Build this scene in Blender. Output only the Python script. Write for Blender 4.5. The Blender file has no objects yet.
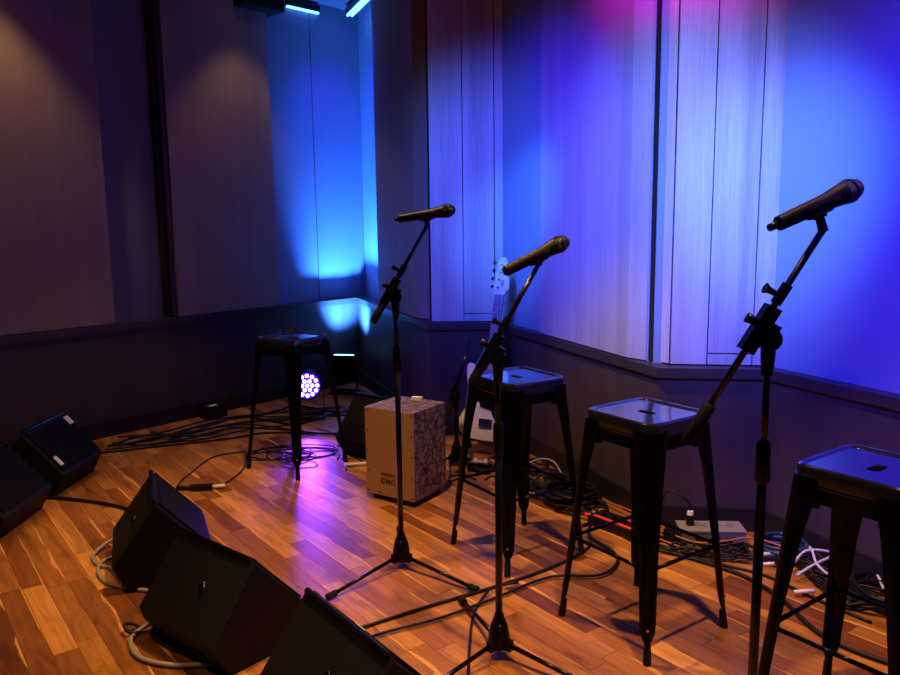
import bpy, bmesh, math, random
from mathutils import Vector, Matrix
random.seed(7)
S = bpy.context.scene
COL = S.collection
PI = math.pi

# ------------------------------------------------------------ camera
F, PITCH, ROLL, CH = 786.5, 0.1500, -0.0131, 1.4122
cd = bpy.data.cameras.new('camera'); cam = bpy.data.objects.new('camera', cd); COL.objects.link(cam)
cp, sp = math.cos(PITCH), math.sin(PITCH); cr, sr = math.cos(ROLL), math.sin(ROLL)
R0 = Vector((1, 0, 0)); FW = Vector((0, cp, -sp)); U0 = Vector((0, sp, cp))
RT = R0 * cr + U0 * sr; UP = U0 * cr - R0 * sr
M = Matrix.Identity(4)
for i in range(3):
    M[i][0] = RT[i]; M[i][1] = UP[i]; M[i][2] = -FW[i]
M[2][3] = CH
cam.matrix_world = M
cd.sensor_width = 36; cd.lens = F / 900 * 36; cd.clip_start = .05
S.camera = cam

# ------------------------------------------------------------ world, lights, exposure
w = bpy.data.worlds.new('world'); S.world = w; w.use_nodes = True
w.node_tree.nodes['Background'].inputs[0].default_value = (.30, .24, .42, 1)
w.node_tree.nodes['Background'].inputs[1].default_value = .018
S.view_settings.view_transform = 'Standard'; S.view_settings.look = 'None'
S.view_settings.exposure = 0; S.view_settings.gamma = 1
S.view_settings.use_curve_mapping = False

def spot(name, loc, target, power, color, angle, blend=1.0, radius=.05):
    d = bpy.data.lights.new(name, 'SPOT'); d.energy = power; d.color = color
    d.spot_size = math.radians(angle); d.spot_blend = blend; d.shadow_soft_size = radius
    o = bpy.data.objects.new(name, d); COL.objects.link(o); o.location = loc
    o.rotation_euler = (Vector(target) - Vector(loc)).to_track_quat('-Z', 'Y').to_euler()
    return o

BLUE = (.13, .25, 1.0); WARM = (1.0, .56, .22); VIOLET = (.16, .03, 1.0); MAG = (.9, .02, 1.0)
# blue stage washes hung from the ceiling: a wide and a narrow one for each wall corner
DEEP = (.040, .020, 1.0); HOT = (.04, .22, 1.0)
spot('wash_recess_wide', (-.35, 2.6, 2.35), (.50, 4.60, 1.50), 400, DEEP, 58, 1)
spot('wash_recess_hot', (-.15, 3.2, 2.35), (.43, 4.82, 1.38), 260, HOT, 30, 1)
spot('wash_near_wide', (.30, 1.1, 2.30), (1.75, 2.85, 1.20), 560, DEEP, 60, 1)
spot('wash_near_hot', (.45, 1.5, 2.30), (1.42, 3.42, 1.50), 420, HOT, 30, 1)
spot('wash_panels', (-.1, 1.5, 2.35), (1.02, 3.55, 1.52), 600, (.17, .25, 1.0), 44, 1)
spot('wash_boards', (-.7, 2.7, 2.35), (.12, 5.0, 1.55), 120, (.06, .32, 1.0), 46, 1)
spot('wash_magenta', (.45, 2.85, 3.05), (.96, 3.55, 2.72), 170, MAG, 54, 1)
spot('wash_corner', (-.70, 5.95, 3.05), (-.86, 6.85, 1.9), 85, DEEP, 70, 1)
# warm recessed ceiling downlights
for i, (x, y, p, a) in enumerate([(-.3, 3.0, 290, 76), (-1.9, 2.0, 90, 84), (.70, 1.8, 300, 68), (-1.5, 4.2, 50, 66),
                                  (-1.25, 5.75, 16, 80), (-2.45, 4.45, 42, 80), (-.35, 5.75, 7, 70)]):
    spot('downlight', (x, y, 3.12), (x, y, 0), p, WARM, a, .5, .06)
# the LED can on the floor behind the far stool, aimed at the performers
spot('can_beam', (-1.01, 5.42, .27), (-.42, 3.2, -.2), 85, (.22, .03, 1.0), 44, .7, .06)
# the LED can standing in the corner, shining up the wall
spot('corner_can_beam', (-.85, 6.43, .36), (-.80, 6.80, 1.10), 1300, (.035, .20, 1.0), 86, 1.0, .04)
# violet spill on the lower walls
spot('violet_wash', (-1.3, 4.0, 2.6), (-.20, 5.2, .42), 130, VIOLET, 20, 1)

# ------------------------------------------------------------ materials
def nodes(m):
    m.use_nodes = True; nt = m.node_tree; return nt, nt.nodes['Principled BSDF']
MATS = {}
def mat(name, color, rough=.5, metal=0, spec=.5, bump=0, bscale=60, var=0, emit=None, estr=0, coat=0):
    if name in MATS: return MATS[name]
    m = bpy.data.materials.new(name); MATS[name] = m
    nt, b = nodes(m); L = nt.links
    b.inputs['Base Color'].default_value = (*color, 1); b.inputs['Roughness'].default_value = rough
    b.inputs['Metallic'].default_value = metal; b.inputs['Specular IOR Level'].default_value = spec
    b.inputs['Coat Weight'].default_value = coat
    b.inputs['Coat Roughness'].default_value = .08
    tc = nt.nodes.new('ShaderNodeTexCoord')
    n = nt.nodes.new('ShaderNodeTexNoise'); n.inputs['Scale'].default_value = bscale; n.inputs['Detail'].default_value = 4
    L.new(tc.outputs['Object'], n.inputs['Vector'])
    if var:
        r = nt.nodes.new('ShaderNodeMix'); r.data_type = 'RGBA'
        r.inputs[6].default_value = (*[c * (1 - var) for c in color], 1)
        r.inputs[7].default_value = (*[min(1, c * (1 + var)) for c in color], 1)
        L.new(n.outputs['Fac'], r.inputs[0]); L.new(r.outputs[2], b.inputs['Base Color'])
    if bump:
        bp = nt.nodes.new('ShaderNodeBump'); bp.inputs['Strength'].default_value = bump; bp.inputs['Distance'].default_value = .004
        L.new(n.outputs['Fac'], bp.inputs['Height']); L.new(bp.outputs[0], b.inputs['Normal'])
    if emit:
        b.inputs['Emission Color'].default_value = (*emit, 1); b.inputs['Emission Strength'].default_value = estr
    return m

def veneer(name, c1, c2, rough=.45, scale=(26, 26, .9)):
    """wood veneer with upright grain"""
    m = bpy.data.materials.new(name); MATS[name] = m
    nt, b = nodes(m); L = nt.links
    tc = nt.nodes.new('ShaderNodeTexCoord'); mp = nt.nodes.new('ShaderNodeMapping'); mp.inputs['Scale'].default_value = scale
    n = nt.nodes.new('ShaderNodeTexNoise'); n.inputs['Scale'].default_value = 4; n.inputs['Detail'].default_value = 8; n.inputs['Roughness'].default_value = .65
    n2 = nt.nodes.new('ShaderNodeTexNoise'); n2.inputs['Scale'].default_value = .35; n2.inputs['Detail'].default_value = 2
    L.new(tc.outputs['Object'], mp.inputs[0]); L.new(mp.outputs[0], n.inputs['Vector']); L.new(mp.outputs[0], n2.inputs['Vector'])
    ad = nt.nodes.new('ShaderNodeMath'); ad.operation = 'MULTIPLY_ADD'; ad.inputs[1].default_value = .6
    L.new(n2.outputs['Fac'], ad.inputs[0]); 
    ml = nt.nodes.new('ShaderNodeMath'); ml.operation = 'MULTIPLY'; ml.inputs[1].default_value = .4
    L.new(n.outputs['Fac'], ml.inputs[0]); L.new(ml.outputs[0], ad.inputs[2])
    cr_ = nt.nodes.new('ShaderNodeValToRGB'); e = cr_.color_ramp.elements
    e[0].position = .36; e[0].color = (*c1, 1); e[1].position = .62; e[1].color = (*c2, 1)
    L.new(ad.outputs[0], cr_.inputs[0]); L.new(cr_.outputs[0], b.inputs['Base Color'])
    bp = nt.nodes.new('ShaderNodeBump'); bp.inputs['Strength'].default_value = .12; bp.inputs['Distance'].default_value = .003
    L.new(n.outputs['Fac'], bp.inputs['Height']); L.new(bp.outputs[0], b.inputs['Normal'])
    b.inputs['Roughness'].default_value = rough; b.inputs['Specular IOR Level'].default_value = .35
    return m

V_WHITE = veneer('limed_veneer', (.36, .30, .31), (.62, .54, .53))
V_BOX = veneer('limed_veneer_smooth', (.34, .33, .40), (.46, .44, .52))
V_LOW = veneer('lower_wall_veneer', (.050, .036, .036), (.068, .050, .048), .55)
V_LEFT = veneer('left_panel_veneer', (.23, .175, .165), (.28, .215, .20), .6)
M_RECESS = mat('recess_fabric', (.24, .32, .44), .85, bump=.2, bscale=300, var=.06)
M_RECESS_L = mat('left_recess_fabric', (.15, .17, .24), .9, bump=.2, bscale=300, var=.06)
M_RAIL = mat('rail_lacquer', (.040, .030, .034), .4, bump=.05, bscale=30, var=.15)
M_BASE = mat('baseboard_black', (.012, .010, .011), .5, var=.2)
M_CEIL = mat('ceiling_paint', (.10, .10, .13), .8, bump=.1, bscale=80, var=.08)
M_GAPSHADE = mat('gap_shade_black', (.01, .01, .012), .8)  # flat black that paints the shade in the gaps between wall panels
M_STEEL = mat('black_gloss_steel', (.002, .002, .003), .12, spec=.12, coat=0, var=.2, bscale=8)
M_SEATTOP = mat('seat_gloss', (.010, .010, .016), .10, spec=1.0, coat=1.0, var=.2, bscale=8)
M_RUB = mat('black_rubber', (.006, .006, .006), .7, spec=.2, bump=.1, bscale=200, var=.2)
M_STAND = mat('stand_black_satin', (.003, .003, .0035), .22, spec=.3, var=.2)
M_CLUTCH = mat('stand_plastic', (.003, .003, .0035), .35, spec=.2, var=.2)
M_CHROME = mat('chrome', (.75, .75, .78), .15, metal=1)
M_CAB = mat('speaker_black_plastic', (.0035, .0035, .004), .6, spec=.2, bump=.5, bscale=500, var=.3)
M_GRILLE = mat('speaker_grille_mesh', (.003, .003, .003), .7, spec=.1, bump=.8, bscale=700, var=.3)
M_LABEL = mat('white_label', (.75, .74, .70), .6, var=.05)
M_CBLK = mat('cable_black', (.006, .006, .007), .45, spec=.3, var=.2)
M_CGRY = mat('cable_grey', (.30, .27, .22), .5, var=.1)
M_CWHT = mat('cable_white', (.55, .52, .58), .5, var=.05)
M_CORG = mat('cable_orange', (.45, .14, .06), .5, var=.1)
M_CBLU = mat('cable_blue', (.008, .035, .08), .45, var=.1)
M_RED = mat('red_strap', (.85, .04, .05), .5, var=.1)
M_MICGR = mat('mic_grille', (.010, .010, .012), .35, metal=.5, bump=.9, bscale=900, var=.3)
M_LED = mat('led_violet', (.5, .4, 1), .4, emit=(.45, .35, 1), estr=6)
M_LENS = mat('lens_violet_glow', (.05, .01, .2), .3, emit=(.07, .004, 1), estr=1.2)
M_LEDC = mat('led_cyan', (.5, .8, 1), .4, emit=(.10, .40, 1), estr=5)
M_LEDP = mat('led_corner', (.5, .8, 1), .4, emit=(.30, .75, 1), estr=3)
M_GWHITE = mat('guitar_white', (.72, .70, .72), .2, coat=.8, var=.02)
M_MAPLE = mat('maple_neck', (.55, .42, .30), .35, var=.08, bscale=20)
M_PGUARD = mat('pickguard_black', (.01, .01, .012), .25)
M_PLY = mat('cajon_ply', (.40, .24, .15), .55, bump=.05, bscale=30, var=.10)
M_STRIPG = mat('strip_grey', (.15, .15, .165), .45, bump=.1, bscale=50, var=.12)

def cajon_mat():
    m = bpy.data.materials.new('cajon_stone_print'); nt, b = nodes(m); L = nt.links
    tc = nt.nodes.new('ShaderNodeTexCoord'); mp = nt.nodes.new('ShaderNodeMapping'); mp.inputs['Scale'].default_value = (17, 17, 15)
    n = nt.nodes.new('ShaderNodeTexNoise'); n.inputs['Scale'].default_value = 40; n.inputs['Detail'].default_value = 6
    L.new(tc.outputs['Object'], mp.inputs[0]); L.new(tc.outputs['Object'], n.inputs['Vector'])
    v = nt.nodes.new('ShaderNodeTexVoronoi'); v.feature = 'F1'; v.distance = 'CHEBYCHEV'; v.inputs['Scale'].default_value = .75; v.inputs['Randomness'].default_value = .85
    v2 = nt.nodes.new('ShaderNodeTexVoronoi'); v2.feature = 'F2'; v2.distance = 'CHEBYCHEV'; v2.inputs['Scale'].default_value = .75; v2.inputs['Randomness'].default_value = .85; L.new(mp.outputs[0], v2.inputs['Vector'])
    sb_ = nt.nodes.new('ShaderNodeMath'); sb_.operation = 'SUBTRACT'; L.new(v2.outputs['Distance'], sb_.inputs[0]); L.new(v.outputs['Distance'], sb_.inputs[1])
    L.new(mp.outputs[0], v.inputs['Vector'])
    r = nt.nodes.new('ShaderNodeValToRGB'); e = r.color_ramp.elements
    e[0].position = .025; e[0].color = (0, 0, 0, 1); e[1].position = .08; e[1].color = (1, 1, 1, 1)
    L.new(sb_.outputs[0], r.inputs[0])
    r2 = nt.nodes.new('ShaderNodeValToRGB'); e = r2.color_ramp.elements
    e[0].position = .38; e[0].color = (.07, .045, .035, 1); e[1].position = .62; e[1].color = (.34, .24, .18, 1)
    L.new(n.outputs['Fac'], r2.inputs[0])
    mx = nt.nodes.new('ShaderNodeMix'); mx.data_type = 'RGBA'; mx.inputs[6].default_value = (.03, .02, .018, 1)
    L.new(r.outputs[0], mx.inputs[0]); L.new(r2.outputs[0], mx.inputs[7]); L.new(mx.outputs[2], b.inputs['Base Color'])
    b.inputs['Roughness'].default_value = .6
    return m
M_STONE = cajon_mat()

PA = math.atan2(-.8, .6)            # direction in which the floorboards run
def plank_mat():
    m = bpy.data.materials.new('acacia_planks'); nt, b = nodes(m); L = nt.links; N = nt.nodes
    tc = N.new('ShaderNodeTexCoord'); mp0 = N.new('ShaderNodeMapping'); mp0.inputs['Rotation'].default_value = (0, 0, -PA)
    L.new(tc.outputs['Object'], mp0.inputs[0])
    tone = N.new('ShaderNodeAttribute'); tone.attribute_name = 'tone'
    lc = N.new('ShaderNodeAttribute'); lc.attribute_name = 'lc'
    sep = N.new('ShaderNodeSeparateXYZ'); L.new(tone.outputs['Vector'], sep.inputs[0])
    off = N.new('ShaderNodeVectorMath'); off.operation = 'MULTIPLY_ADD'; off.inputs[1].default_value = (13, 7, 19)
    L.new(tone.outputs['Vector'], off.inputs[0]); L.new(mp0.outputs[0], off.inputs[2])
    mp = N.new('ShaderNodeMapping'); mp.inputs['Scale'].default_value = (2.2, 22, 1); L.new(off.outputs[0], mp.inputs[0])
    n = N.new('ShaderNodeTexNoise'); n.inputs['Scale'].default_value = 1.6; n.inputs['Detail'].default_value = 7; n.inputs['Distortion'].default_value = 1.0
    L.new(mp.outputs[0], n.inputs['Vector'])
    mpb = N.new('ShaderNodeMapping'); mpb.inputs['Scale'].default_value = (4, 11, 1); L.new(off.outputs[0], mpb.inputs[0])
    nb = N.new('ShaderNodeTexNoise'); nb.inputs['Scale'].default_value = 1.1; nb.inputs['Detail'].default_value = 3; nb.inputs['Distortion'].default_value = .6
    L.new(mpb.outputs[0], nb.inputs['Vector'])
    # colour of the board
    ramp = N.new('ShaderNodeValToRGB'); e = ramp.color_ramp.elements
    e[0].position = 0; e[0].color = (.17, .050, .014, 1); e[1].position = 1; e[1].color = (.62, .27, .055, 1)
    for p, c in ((.3, (.30, .105, .022)), (.6, (.42, .165, .034)), (.82, (.52, .225, .045))):
        k = e.new(p); k.color = (*c, 1)
    L.new(sep.outputs[0], ramp.inputs[0])
    gr = N.new('ShaderNodeMapRange'); gr.inputs[1].default_value = .3; gr.inputs[2].default_value = .7; gr.inputs[3].default_value = .60; gr.inputs[4].default_value = 1.20
    L.new(n.outputs['Fac'], gr.inputs[0])
    kn = N.new('ShaderNodeMapRange'); kn.inputs[1].default_value = .56; kn.inputs[2].default_value = .74; kn.inputs[3].default_value = 1; kn.inputs[4].default_value = .50
    L.new(nb.outputs['Fac'], kn.inputs[0])
    mu = N.new('ShaderNodeMath'); mu.operation = 'MULTIPLY'; L.new(gr.outputs[0], mu.inputs[0]); L.new(kn.outputs[0], mu.inputs[1])
    sc = N.new('ShaderNodeVectorMath'); sc.operation = 'SCALE'; L.new(ramp.outputs[0], sc.inputs[0]); L.new(mu.outputs[0], sc.inputs['Scale'])
    # pale sapwood along one edge of many boards
    sl = N.new('ShaderNodeSeparateXYZ'); L.new(lc.outputs['Vector'], sl.inputs[0])
    nw = N.new('ShaderNodeTexNoise'); nw.inputs['Scale'].default_value = 1.0; nw.inputs['Detail'].default_value = 2
    mpw = N.new('ShaderNodeMapping'); mpw.inputs['Scale'].default_value = (3.5, .6, 1); L.new(off.outputs[0], mpw.inputs[0]); L.new(mpw.outputs[0], nw.inputs['Vector'])
    wid = N.new('ShaderNodeMapRange'); wid.inputs[1].default_value = .40; wid.inputs[2].default_value = .75; wid.inputs[3].default_value = 0; wid.inputs[4].default_value = .28
    L.new(nw.outputs['Fac'], wid.inputs[0])
    gate = N.new('ShaderNodeMath'); gate.operation = 'MULTIPLY'; L.new(wid.outputs[0], gate.inputs[0])
    g2 = N.new('ShaderNodeMapRange'); g2.inputs[1].default_value = .25; g2.inputs[2].default_value = .5; L.new(sep.outputs[1], g2.inputs[0]); L.new(g2.outputs[0], gate.inputs[1])
    sub = N.new('ShaderNodeMath'); sub.operation = 'SUBTRACT'; L.new(gate.outputs[0], sub.inputs[0]); L.new(sl.outputs[1], sub.inputs[1])
    sm = N.new('ShaderNodeMapRange'); sm.inputs[1].default_value = -.02; sm.inputs[2].default_value = .03; L.new(sub.outputs[0], sm.inputs[0])
    mx = N.new('ShaderNodeMix'); mx.data_type = 'RGBA'; L.new(sm.outputs[0], mx.inputs[0]); L.new(sc.outputs[0], mx.inputs[6]); mx.inputs[7].default_value = (.66, .31, .075, 1)
    L.new(mx.outputs[2], b.inputs['Base Color'])
    b.inputs['Roughness'].default_value = .36; b.inputs['Specular IOR Level'].default_value = .35
    bp = N.new('ShaderNodeBump'); bp.inputs['Strength'].default_value = .06; bp.inputs['Distance'].default_value = .002
    L.new(n.outputs['Fac'], bp.inputs['Height']); L.new(bp.outputs[0], b.inputs['Normal'])
    return m
M_PLANK = plank_mat()

# ------------------------------------------------------------ helpers
def link(name, me, m=None, parent=None, smooth=False, loc=None):
    o = bpy.data.objects.new(name, me); COL.objects.link(o)
    if m: me.materials.append(m)
    if parent: o.parent = parent
    if loc: o.location = loc
    if smooth:
        for p in me.polygons: p.use_smooth = True
    return o

class B:
    """collects shapes into one mesh"""
    def __init__(s): s.bm = bmesh.new()
    def poly(s, vs, fs):
        v = [s.bm.verts.new(p) for p in vs]
        for f in fs:
            try: s.bm.faces.new([v[i] for i in f])
            except ValueError: pass
        return v
    def box(s, c, d, rot=None):
        x, y, z = d[0] / 2, d[1] / 2, d[2] / 2
        vs = [Vector((a * x, b * y, e * z)) for a in (-1, 1) for b in (-1, 1) for e in (-1, 1)]
        if rot is not None: vs = [rot @ v for v in vs]
        s.poly([v + Vector(c) for v in vs], [(0, 1, 3, 2), (4, 6, 7, 5), (0, 4, 5, 1), (2, 3, 7, 6), (0, 2, 6, 4), (1, 5, 7, 3)]); return s
    def prism(s, pts, z0, z1):
        n = len(pts)
        vs = [(p[0], p[1], z0) for p in pts] + [(p[0], p[1], z1) for p in pts]
        s.poly(vs, [tuple(range(n))[::-1], tuple(range(n, 2 * n))] + [(i, (i + 1) % n, n + (i + 1) % n, n + i) for i in range(n)]); return s
    def tube(s, path, r, n=8, cap=True):
        P = [Vector(p) for p in path]; rs = r if isinstance(r, (list, tuple)) else [r] * len(P)
        rings = []; ref = None
        for i, p in enumerate(P):
            t = (P[min(i + 1, len(P) - 1)] - P[max(i - 1, 0)])
            if t.length < 1e-9: t = Vector((0, 0, 1))
            t.normalize()
            if ref is None: ref = Vector((0, 0, 1)) if abs(t.z) < .9 else Vector((1, 0, 0))
            a = t.cross(ref).normalized() if t.cross(ref).length > 1e-5 else t.orthogonal().normalized()
            b_ = a.cross(t).normalized(); ref = b_
            rings.append([s.bm.verts.new(p + (a * math.cos(2 * PI * k / n) + b_ * math.sin(2 * PI * k / n)) * rs[i]) for k in range(n)])
        for i in range(len(rings) - 1):
            for k in range(n):
                s.bm.faces.new((rings[i][k], rings[i][(k + 1) % n], rings[i + 1][(k + 1) % n], rings[i + 1][k]))
        if cap:
            s.bm.faces.new(rings[0][::-1]); s.bm.faces.new(rings[-1])
        return s
    def loops(s, L, close0=True, close1=True):
        rings = [[s.bm.verts.new(p) for p in l] for l in L]; n = len(L[0])
        for i in range(len(rings) - 1):
            for k in range(n):
                s.bm.faces.new((rings[i][k], rings[i][(k + 1) % n], rings[i + 1][(k + 1) % n], rings[i + 1][k]))
        if close0: s.bm.faces.new(rings[0][::-1])
        if close1: s.bm.faces.new(rings[-1])
        return s
    def bevel(s, w, seg=2, ang=30):
        es = [e for e in s.bm.edges if len(e.link_faces) == 2 and e.calc_face_angle(0) > math.radians(ang)]
        bmesh.ops.bevel(s.bm, geom=es, offset=w, segments=seg, profile=.5, affect='EDGES', clamp_overlap=True); return s
    def done(s, name, m, parent=None, smooth=False):
        bmesh.ops.recalc_face_normals(s.bm, faces=s.bm.faces)
        me = bpy.data.meshes.new(name); s.bm.to_mesh(me); s.bm.free()
        if smooth == 'auto':
            me.materials.append(m) if m else None
            for p in me.polygons: p.use_smooth = True
            me.set_sharp_from_angle(angle=math.radians(35))
            return link(name, me, None, parent)
        return link(name, me, m, parent, smooth)

def tag(o, label, cat, group=None, kind=None):
    o['label'] = label; o['category'] = cat
    if group: o['group'] = group
    if kind: o['kind'] = kind
    return o
def thing(name, label, cat, loc=(0, 0, 0), rz=0, group=None):
    o = bpy.data.objects.new(name, None); COL.objects.link(o); o.location = loc; o.rotation_euler = (0, 0, rz); o.empty_display_size = .1
    return tag(o, label, cat, group)
def struct(o): o['kind'] = 'structure'; return o
def copy_tree(o, parent=None):
    c = o.copy(); COL.objects.link(c); c.parent = parent
    for ch in list(o.children): copy_tree(ch, c)
    return c
def spline(pts, step=6):
    P = [Vector(p) for p in pts]
    if len(P) < 3: return P
    out = []
    for i in range(len(P) - 1):
        p0 = P[i - 1] if i else P[0] * 2 - P[1]; p1 = P[i]; p2 = P[i + 1]; p3 = P[i + 2] if i + 2 < len(P) else P[-1] * 2 - P[-2]
        for k in range(step):
            t = k / step
            out.append(.5 * ((2 * p1) + (p2 - p0) * t + (2 * p0 - 5 * p1 + 4 * p2 - p3) * t * t + (3 * p1 - p0 - 3 * p2 + p3) * t ** 3))
    out.append(P[-1]); return out

# ------------------------------------------------------------ setting: walls
HC = 3.15; RB, RTOP = .70, .745
C = [Vector(p) for p in ((-5.73, 1.13), (-.81, 6.80), (-.14, 5.03), (.31, 5.02), (.92, 3.43), (1.376, 3.36), (2.90, -.13))]
SEG = ['wall_left', 'wall_right_far', 'wall_back_far', 'wall_right_middle', 'wall_back_near', 'wall_right_near']
def nrm(i):                                          # normal of segment i pointing out of the room
    d = (C[i + 1] - C[i]).normalized(); return Vector((-d.y, d.x))
def offpts(i, offs):                                 # the two ends of segment i moved out by offs, mitred with its neighbours
    def isect(a, b, oa, ob):
        na, nb = nrm(a), nrm(b); da = (C[a + 1] - C[a]).normalized(); db = (C[b + 1] - C[b]).normalized()
        p = C[a] + na * oa; q = C[b] + nb * ob
        den = da.x * db.y - da.y * db.x
        t = ((q - p).x * db.y - (q - p).y * db.x) / den
        return p + da * t
    s = C[i] + nrm(i) * offs[i] if i == 0 else isect(i - 1, i, offs[i - 1], offs[i])
    e = C[i + 1] + nrm(i) * offs[i] if i == 5 else isect(i, i + 1, offs[i], offs[i + 1])
    return s, e
LOW = [.02] * 6; UPO = [.12, .145, .09, .055, .12, .07]; OUT = [.34] * 6; FRONT = [0.0] * 6
walls = []
for i, nm in enumerate(SEG):
    a, b = offpts(i, LOW); c, d = offpts(i, OUT)
    root = struct(B().prism([a, b, d, c], 0, RB).done(nm, V_LOW)); walls.append(root)
    a, b = offpts(i, UPO)
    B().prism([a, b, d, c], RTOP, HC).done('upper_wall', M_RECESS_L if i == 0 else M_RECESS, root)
    a, b = offpts(i, FRONT); a2, b2 = offpts(i, [.2] * 6)
    bb = B().prism([a, b, b2, a2], RB, RTOP); 
    struct(bb.done('trim_%d' % (i + 1), M_RAIL))
    a, b = offpts(i, [.004] * 6); a2, b2 = offpts(i, [.022] * 6)
    struct(B().prism([a, b, b2, a2], 0, .105).done('baseboard_' + nm[5:], M_BASE))

def along(i, t, off):                                # point at distance t from the far corner of segment i, off = out of the room
    d = (C[i + 1] - C[i]).normalized()
    p = (C[i + 1] - d * t) if i == 0 else (C[i] + d * t)
    return p + nrm(i) * off
Z0 = RTOP + .006; ZT = HC - .004
def panel(i, name, t0, t1, f0, f1, m, label=None, back=None, z0=Z0, z1=ZT):
    bk = UPO[i] if back is None else back
    pts = [along(i, t0, f0), along(i, t1, f1), along(i, t1, bk), along(i, t0, bk)]
    o = B().prism(pts, z0, z1).bevel(.004, 1).done(name, m, walls[i])
    if label: o['label'] = label
    return o
# left wall: far painted bay, two proud panels, dark edge strips
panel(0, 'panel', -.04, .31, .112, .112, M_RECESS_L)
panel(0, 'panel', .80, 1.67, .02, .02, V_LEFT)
panel(0, 'dark_edge_strip', 1.675, 1.705, .035, .035, M_RAIL)
panel(0, 'dark_edge_strip', 1.715, 1.735, .06, .06, M_GAPSHADE)  # black strip standing in for the shaded gap beside the panel
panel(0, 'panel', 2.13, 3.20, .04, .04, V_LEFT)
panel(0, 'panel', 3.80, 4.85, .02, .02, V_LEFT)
panel(0, 'dark_edge_strip', 4.855, 4.895, .035, .035, M_RAIL)
# right far wall: one deep box panel with a chamfered near edge
p = [along(1, .69, .012), along(1, 1.625, .012), Vector((-.135, 5.205)), Vector((-.09, 5.22)), along(1, 1.7, .145), along(1, .69, .145)]
B().prism(p, Z0, ZT).done('box_panel', V_LEFT, walls[1])
B().prism([along(1, 1.75, .07), along(1, 1.75, .145), along(1, 1.80, .145), along(1, 1.80, .09)], Z0, ZT).done('dark_edge_strip', M_GAPSHADE, walls[1])  # black strip painting the shade of the gap, no real frame
B().prism([(-.132, 5.20), (-.104, 5.165), (-.085, 5.21), (-.11, 5.24)], Z0, ZT).done('dark_edge_strip', M_GAPSHADE, walls[1])  # added black prism that draws the gap as a dark line
# back far wall: boards with an inset centre board
def boarded(i, ts, front, inset_z, top_inset=None):
    L_, a_, b_, R_ = ts
    g = .003
    panel(i, 'board', L_, a_ - g, front, front, V_WHITE)
    panel(i, 'board', a_ + g, b_ - g, front + .002, front + .002, V_WHITE, z0=inset_z + g)
    panel(i, 'board', a_ + g, b_ - g, front, front, V_WHITE, z1=inset_z - g)
    panel(i, 'board', b_ + g, R_, front, front, V_WHITE)
boarded(2, (.022, .232, .432, .485), .06, .80)
# right middle wall: shallow box panel, then a side return
p = [along(3, .545, .018), along(3, 1.445, .012), along(3, 1.545, .046), along(3, 1.545, .055), along(3, .545, .055)]
B().prism(p, Z0, ZT).bevel(.003, 1).done('box_panel', V_BOX, walls[3])
p = [along(3, 1.56, .050), along(3, 1.56, .055), along(3, 1.59, .055), along(3, 1.59, .050)]
B().prism(p, Z0, ZT).done('dark_edge_strip', M_GAPSHADE, walls[3])  # black strip in place of the shaded gap after the return
# back near wall: angled strip, boards, inset board
p = [Vector((.928, 3.600)), Vector((.989, 3.503)), Vector((1.0, 3.56)), Vector((.96, 3.64))]
B().prism(p, Z0, ZT).done('board', V_WHITE, walls[4])
boarded(4, (.064, .222, .415, .50), .075, .80)

# ceiling with LED strips
cl = struct(B().box((-1.2, 3.6, HC + .05), (9.5, 9.5, .1)).done('ceiling', M_CEIL))

# ------------------------------------------------------------ floor boards
sub = struct(B().box((-1.0, 3.4, -.03), (9.0, 9.4, .04)).done('floor', mat('subfloor', (.10, .045, .015), .8)))
ux, uy = math.cos(PA), math.sin(PA); wx, wy = -uy, ux
PW = .078
def inside(x, y, m=.12):
    for i in range(6):
        pass
    # inside when left of the room outline (non convex): simple even-odd test against the outline closed far behind the camera
    poly = [tuple(c) for c in C] + [(2.9, -1.2), (-5.4, -1.2)]
    r = False; j = len(poly) - 1
    for i in range(len(poly)):
        xi, yi = poly[i]; xj, yj = poly[j]
        if (yi > y) != (yj > y) and x < (xj - xi) * (y - yi) / (yj - yi) + xi: r = not r
        j = i
    return r
def px(x, y, z=0):
    d = Vector((x, y, z - CH)); f = d.dot(FW)
    if f < .2: return None
    return 450 + F * d.dot(RT) / f, 337.5 - F * d.dot(UP) / f
PL = []
row = -60
while row < 90:
    u = -6 + random.uniform(-.5, 0)
    while u < 6:
        l = random.choice((.32, .42, .5, .6, .6, .75, .9))
        cu = u + l / 2; cw = (row + .5) * PW
        pts = [(a * ux + b * wx, a * uy + b * wy) for a in (u, cu, u + l) for b in (row * PW, (row + 1) * PW)]
        if any(inside(*q) for q in pts):
            q = [px(*k) for k in pts]; area = 0
            if all(q):
                xs = [k[0] for k in q]; ys = [k[1] for k in q]
                if max(xs) > 0 and min(xs) < 900 and min(ys) < 675:
                    Q = [q[0], q[4], q[5], q[1]]
                    area = abs(sum(Q[k][0] * Q[(k + 1) % 4][1] - Q[(k + 1) % 4][0] * Q[k][1] for k in range(4)))
            PL.append((area, u, l, row))
        u += l
    row += 1
PL.sort(reverse=True)
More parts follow.
